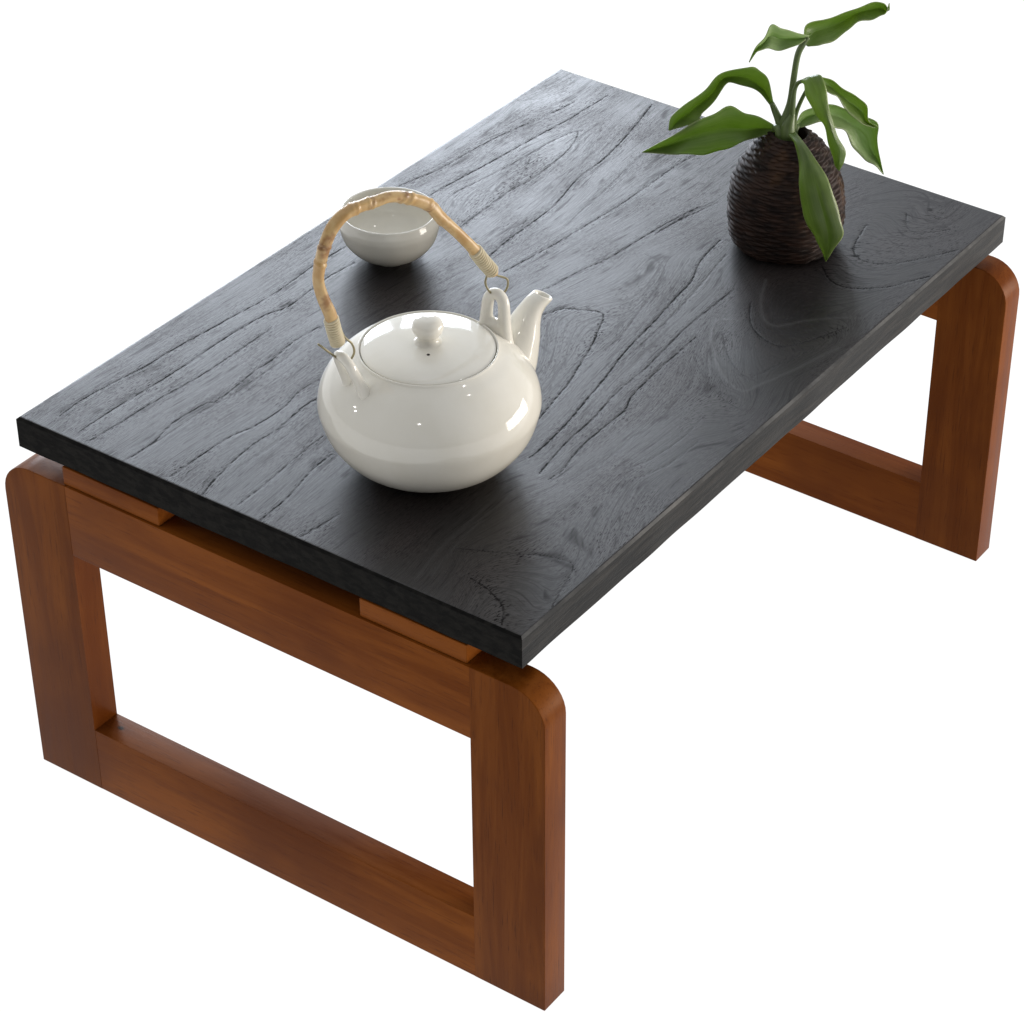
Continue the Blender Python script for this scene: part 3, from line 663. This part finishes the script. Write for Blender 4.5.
rings = [ring_at(i, float(sp_rad[i][0])) for i in range(len(Pp))]
tip = rings[-1]
c0 = sum(tip, Vector()) / seg
rings.append([c0 + (p - c0) * .90 + Vector((.0002, 0, .0007)) for p in tip])
rings.append([c0 + (p - c0) * .76 + Vector((0, 0, .0004)) for p in tip])
rings.append([c0 + (p - c0) * .70 + Vector((-.001, 0, -.003)) for p in tip])
rings.append([c0 + (p - c0) * .60 + Vector((-.006, 0, -.012)) for p in tip])
rings.append([c0 + (p - c0) * .02 + Vector((-.007, 0, -.013)) for p in tip])
for rg in rings:
    SV += rg
for i in range(len(rings) - 1):
    for q in range(seg):
        j = (q + 1) % seg
        SF.append((i * seg + q, i * seg + j, (i + 1) * seg + j, (i + 1) * seg + q))
mesh('spout', SV, SF, M_PORC, pot)

# two lugs that hold the handle
def lug(yaw, lean_dir, lean, c, wide=1.0, thick=.0037, web=True):
    nrm = Vector((math.cos(yaw), math.sin(yaw), 0))
    side = Vector((-nrm.y, nrm.x, 0))
    up = Vector((math.cos(lean_dir), math.sin(lean_dir), 0)) * math.sin(lean) + Vector((0, 0, math.cos(lean)))
    c = Vector(c)
    pts = [(-.0086, -.0260), (-.0074, -.0180), (-.0066, -.0100), (-.0062, -.0020), (-.0054, .0040), (-.0032, .0076), (0, .0088), (.0032, .0076), (.0054, .0040), (.0062, -.0020), (.0066, -.0100), (.0074, -.0180), (.0086, -.0260)]
    path = catmull([tuple(c + side * a * wide + up * b) for a, b in pts], 6)
    n = len(path)
    rad = [thick + .0016 * (abs(2 * i / (n - 1) - 1) ** 3) for i in range(n)]
    parts = [sweep(path, rad, 20)]
    for dz, hw, r in () if not web else ((-.0125, .0060, .0044), (-.0160, .0066, .0046), (-.0200, .0072, .0050), (-.0245, .0080, .0056)):
        parts.append(sweep([tuple(c + side * (-hw + 2 * hw * i / 8) + up * dz) for i in range(9)], [r] * 9, 20))
    v, f = merge(*parts)
    o = mesh('lug', v, f, M_PORC, pot)
    md = o.modifiers.new('fuse', 'REMESH')
    md.mode = 'VOXEL'; md.voxel_size = .00045; md.use_smooth_shade = True
    ms = o.modifiers.new('soft', 'SMOOTH'); ms.iterations = 45; ms.factor = .5
lug(R(28), R(28), R(5), (.0495, 0, .0935), .95)
lug(R(182), R(180), R(20), (-.0580, -.001, .0895), 1.15, .0032, False)

# arched cane handle
HP = [(-.0625, 0, .1069), (-.0647, 0, .1167), (-.067, 0, .1287), (-.0708, 0, .1411), (-.073, 0, .1529), (-.0716, 0, .1633), (-.0688, 0, .1732), (-.0641, 0, .1824), (-.0583, 0, .1881), (-.0504, 0, .192), (-.0414, 0, .1932), (-.0325, 0, .1928), (-.0247, 0, .1927), (-.0158, 0, .1904), (-.0046, 0, .1847), (.0044, 0, .1776), (.011, 0, .1683), (.0224, 0, .1547), (.0339, 0, .1391), (.0408, 0, .1284), (.0479, 0, .1181)]
hp = catmull(HP, 12)
hp = [Vector(p) for p in hp]
cum = [0]
for a, b in zip(hp, hp[1:]):
    cum.append(cum[-1] + (b - a).length)
tot = cum[-1]
knots = [.255, .30, .43, .475, .575, .60, .665, .74]
hr, nodev = [], []
rnd = random.Random(5)
for c in cum:
    t = c / tot
    b = sum(math.exp(-((t - k) / .010) ** 2) * a for k, a in zip(knots, (.8, .5, 1, .8, .6, 1, .5, .4)))
    hr.append(.0036 + .00022 * math.sin(t * 21) + .0005 * b)
    nodev.append(min(1, sum(math.exp(-((t - k - .004) / .011) ** 2) for k in knots)))
seg = 20
v, f = sweep(hp, hr, seg)
v = [Vector(p) for p in v]
for i in range(len(hp)):
    for q in range(seg):
        a = 2 * math.pi * q / seg
        v[i * seg + q] += (v[i * seg + q] - hp[i]).normalized() * (.00025 * math.sin(3 * a + i * .13) + .0003 * nodev[i] * math.sin(a + i * 1.3))
h = mesh('handle', v, f, M_CANE, pot)
at = h.data.attributes.new('node', 'FLOAT', 'POINT')
at.data.foreach_set('value', np.array([nodev[i // seg] * max(0, math.sin(2 * math.pi * (i % seg) / seg + (i // seg // 9) * 2.1)) * 1.0 for i in range(len(v))], dtype=np.float32))

def binding(i0, i1):
    pts = hp[i0:i1]
    out, rr = [], []
    turns = 12
    N = 420
    for k in range(N):
        t = k / (N - 1)
        u = t * (len(pts) - 1)
        i = min(int(u), len(pts) - 2)
        p = pts[i].lerp(pts[i + 1], u - i)
        tg = (pts[i + 1] - pts[i]).normalized()
        n1 = Vector((0, 1, 0)); n2 = tg.cross(n1).normalized()
        a = t * turns * 2 * math.pi
        out.append(p + (n1 * math.cos(a) + n2 * math.sin(a)) * .0039)
    w = sweep(out, [.00080] * N, 8)
    core = sweep(pts, [.0040] * len(pts), 16)
    v, f = merge(w, core)
    return mesh('binding', v, f, M_WRAP, h)
binding(0, 22)
binding(len(hp) - 24, len(hp) - 1)
def wire(pts):
    path = catmull(pts, 8)
    v, f = sweep(path, .00068, 10)
    mesh('wire', v, f, M_WIRE, pot)
wire([(-.0600, 0, .1150), (-.0575, 0, .1090), (-.0530, 0, .1030), (-.0520, 0, .0960), (-.0575, 0, .0915), (-.0650, .001, .0985), (-.0742, .003, .1090)])
wire([(.0450, .0005, .122), (.0438, .0005, .1175), (.0428, .0010, .1120), (.0450, .0010, .1060), (.0490, .0010, .1012), (.0530, -.0005, .1005), (.0570, -.0015, .1050), (.0570, -.0015, .1110), (.0518, -.0005, .1145), (.0470, 0, .1175)])

# ------------------------------------------------------------------ cup
cp = [(0, .0030), (.0115, .0030), (.0130, .0), (.0145, .0), (.0152, .0015)] + resample_prof([(.0152, .0020), (.0240, .0062), (.0315, .0150), (.0344, .0245), (.0345, .0300), (.0331, .0350)], 8)
cp += [(.0329, .0360), (.0324, .0364), (.0317, .0361), (.0313, .0352)] + resample_prof([(.0318, .0320), (.0322, .0250), (.0295, .0160), (.0220, .0085), (.0120, .0050)], 6) + [(0, .0046)]
v, f = lathe(cp, 112)
cup = mesh('tea_cup', v, f, M_PORC)
cup.location = (0.29545, 0.32280, ZT)
cup['label'] = 'small empty cream porcelain cup without handle behind the teapot'
cup['category'] = 'cup'

# ------------------------------------------------------------------ wicker vase
VC = Vector((0.47423, 0.11136, ZT))
vp = resample_prof([(.0340, .0010), (.0378, .0060), (.0402, .0160), (.0407, .0290), (.0394, .0430), (.0360, .0560), (.0292, .0685), (.0222, .0780), (.0165, .0830), (.0142, .0858)], 30)
seg = 180
ribs = 44
V, F = [], []
n = len(vp)
rnd = random.Random(2)
ph = [rnd.random() * .9 for _ in range(80)]
rib_r = [rnd.uniform(-.0004, .0004) for _ in range(80)]
rib_a = [rnd.uniform(.7, 1.4) for _ in range(80)]
nstake = 28
for i, (r, z) in enumerate(vp):
    u = z / .0858 * ribs
    ri = int(u)
    prof_b = abs(math.sin(math.pi * u))
    for q in range(seg):
        a = 2 * math.pi * q / seg
        weave = math.sin(nstake * a / 2 * 2 / 2 + math.pi * (ri % 2) + ph[ri % 80])
        rr = r - .0008 + rib_r[ri % 80] * prof_b + .0011 * prof_b * rib_a[ri % 80] + .0007 * weave * prof_b * rib_a[(ri * 7) % 80] + .0004 * math.sin(5 * a + z * 60) + .0002 * math.sin(23 * a + ri * 2.4) * prof_b
        V.append((rr * math.cos(a), rr * math.sin(a), z))
for i in range(n - 1):
    for q in range(seg):
        j = (q + 1) % seg
        F.append((i * seg + q, i * seg + j, (i + 1) * seg + j, (i + 1) * seg + q))
b0 = len(V)
for r, z in ((.0132, .0862), (.0120, .0855), (.0115, .078), (.02, .06), (.0, .06)):
    for q in range(seg):
        a = 2 * math.pi * q / seg
        V.append((r * math.cos(a), r * math.sin(a), z))
for i in range(n - 1, n + 4):
    for q in range(seg):
        j = (q + 1) % seg
        F.append((i * seg + q, i * seg + j, (i + 1) * seg + j, (i + 1) * seg + q))
F.append(tuple(range(seg)))
vase = mesh('wicker_vase', V, F, M_WICK)
vase.location = VC
vase['label'] = 'dark brown woven wicker vase standing near the right end of the table'
vase['category'] = 'vase'

# ------------------------------------------------------------------ plant in the vase
PO = VC + Vector((0, 0, .08))
plant = thing('leafy_plant', 'green plant with broad drooping leaves growing out of the wicker vase', 'plant', PO)
def leaf(st, material, k):
    n = 7
    A = catmull([s[0] for s in st], n); M = catmull([s[1] for s in st], n); B = catmull([s[2] for s in st], n)
    V, F, UV = [], [], []
    m = 16
    rr = random.Random(k)
    p1, p2 = rr.random() * 6, rr.random() * 6
    for i in range(len(A)):
        a, mm, b = Vector(A[i]), Vector(M[i]), Vector(B[i])
        wdt = (a - b).length
        nrm = (a - mm).cross(Vector(M[min(i + 1, len(M) - 1)]) - Vector(M[max(i - 1, 0)]))
        nrm = nrm.normalized() if nrm.length > 1e-12 else Vector((0, 0, 1))
        for q in range(m + 1):
            t = q / m
            if t < .5:
                s = t * 2; p = a.lerp(mm, s); bul = math.sin(math.pi * s)
            else:
                s = t * 2 - 1; p = mm.lerp(b, s); bul = math.sin(math.pi * s)
            e = abs(2 * t - 1)
            p = p + nrm * (wdt * .10 * bul + wdt * .022 * e * e * math.sin(i * .55 + (p1 if t < .5 else p2)))
            V.append(p - PO)
            UV.append((i / (len(A) - 1), t))
    w = m + 1
    for i in range(len(A) - 1):
        for q in range(m):
            F.append((i * w + q, i * w + q + 1, (i + 1) * w + q + 1, (i + 1) * w + q))
    me = bpy.data.meshes.new('leaf')
    me.from_pydata([tuple(p) for p in V], [], F)
    uvl = me.uv_layers.new(name='UVMap')
    for lo in me.loops:
        uvl.data[lo.index].uv = UV[lo.vertex_index]
    o = link('leaf', me, material, plant)
    sd = o.modifiers.new('thick', 'SOLIDIFY')
    sd.thickness = .00045
    sd.offset = 0
    return o
for k, st in enumerate(LEAVES):
    leaf(st, M_PALE if k in (2, 6) else M_LEAF, k)
for st in STEMS:
    P = catmull(st, 8)
    v, f = sweep([p[:3] - np.array(PO) for p in P], [float(p[3]) for p in P], 12)
    mesh('stem', v, f, M_STEM, plant)
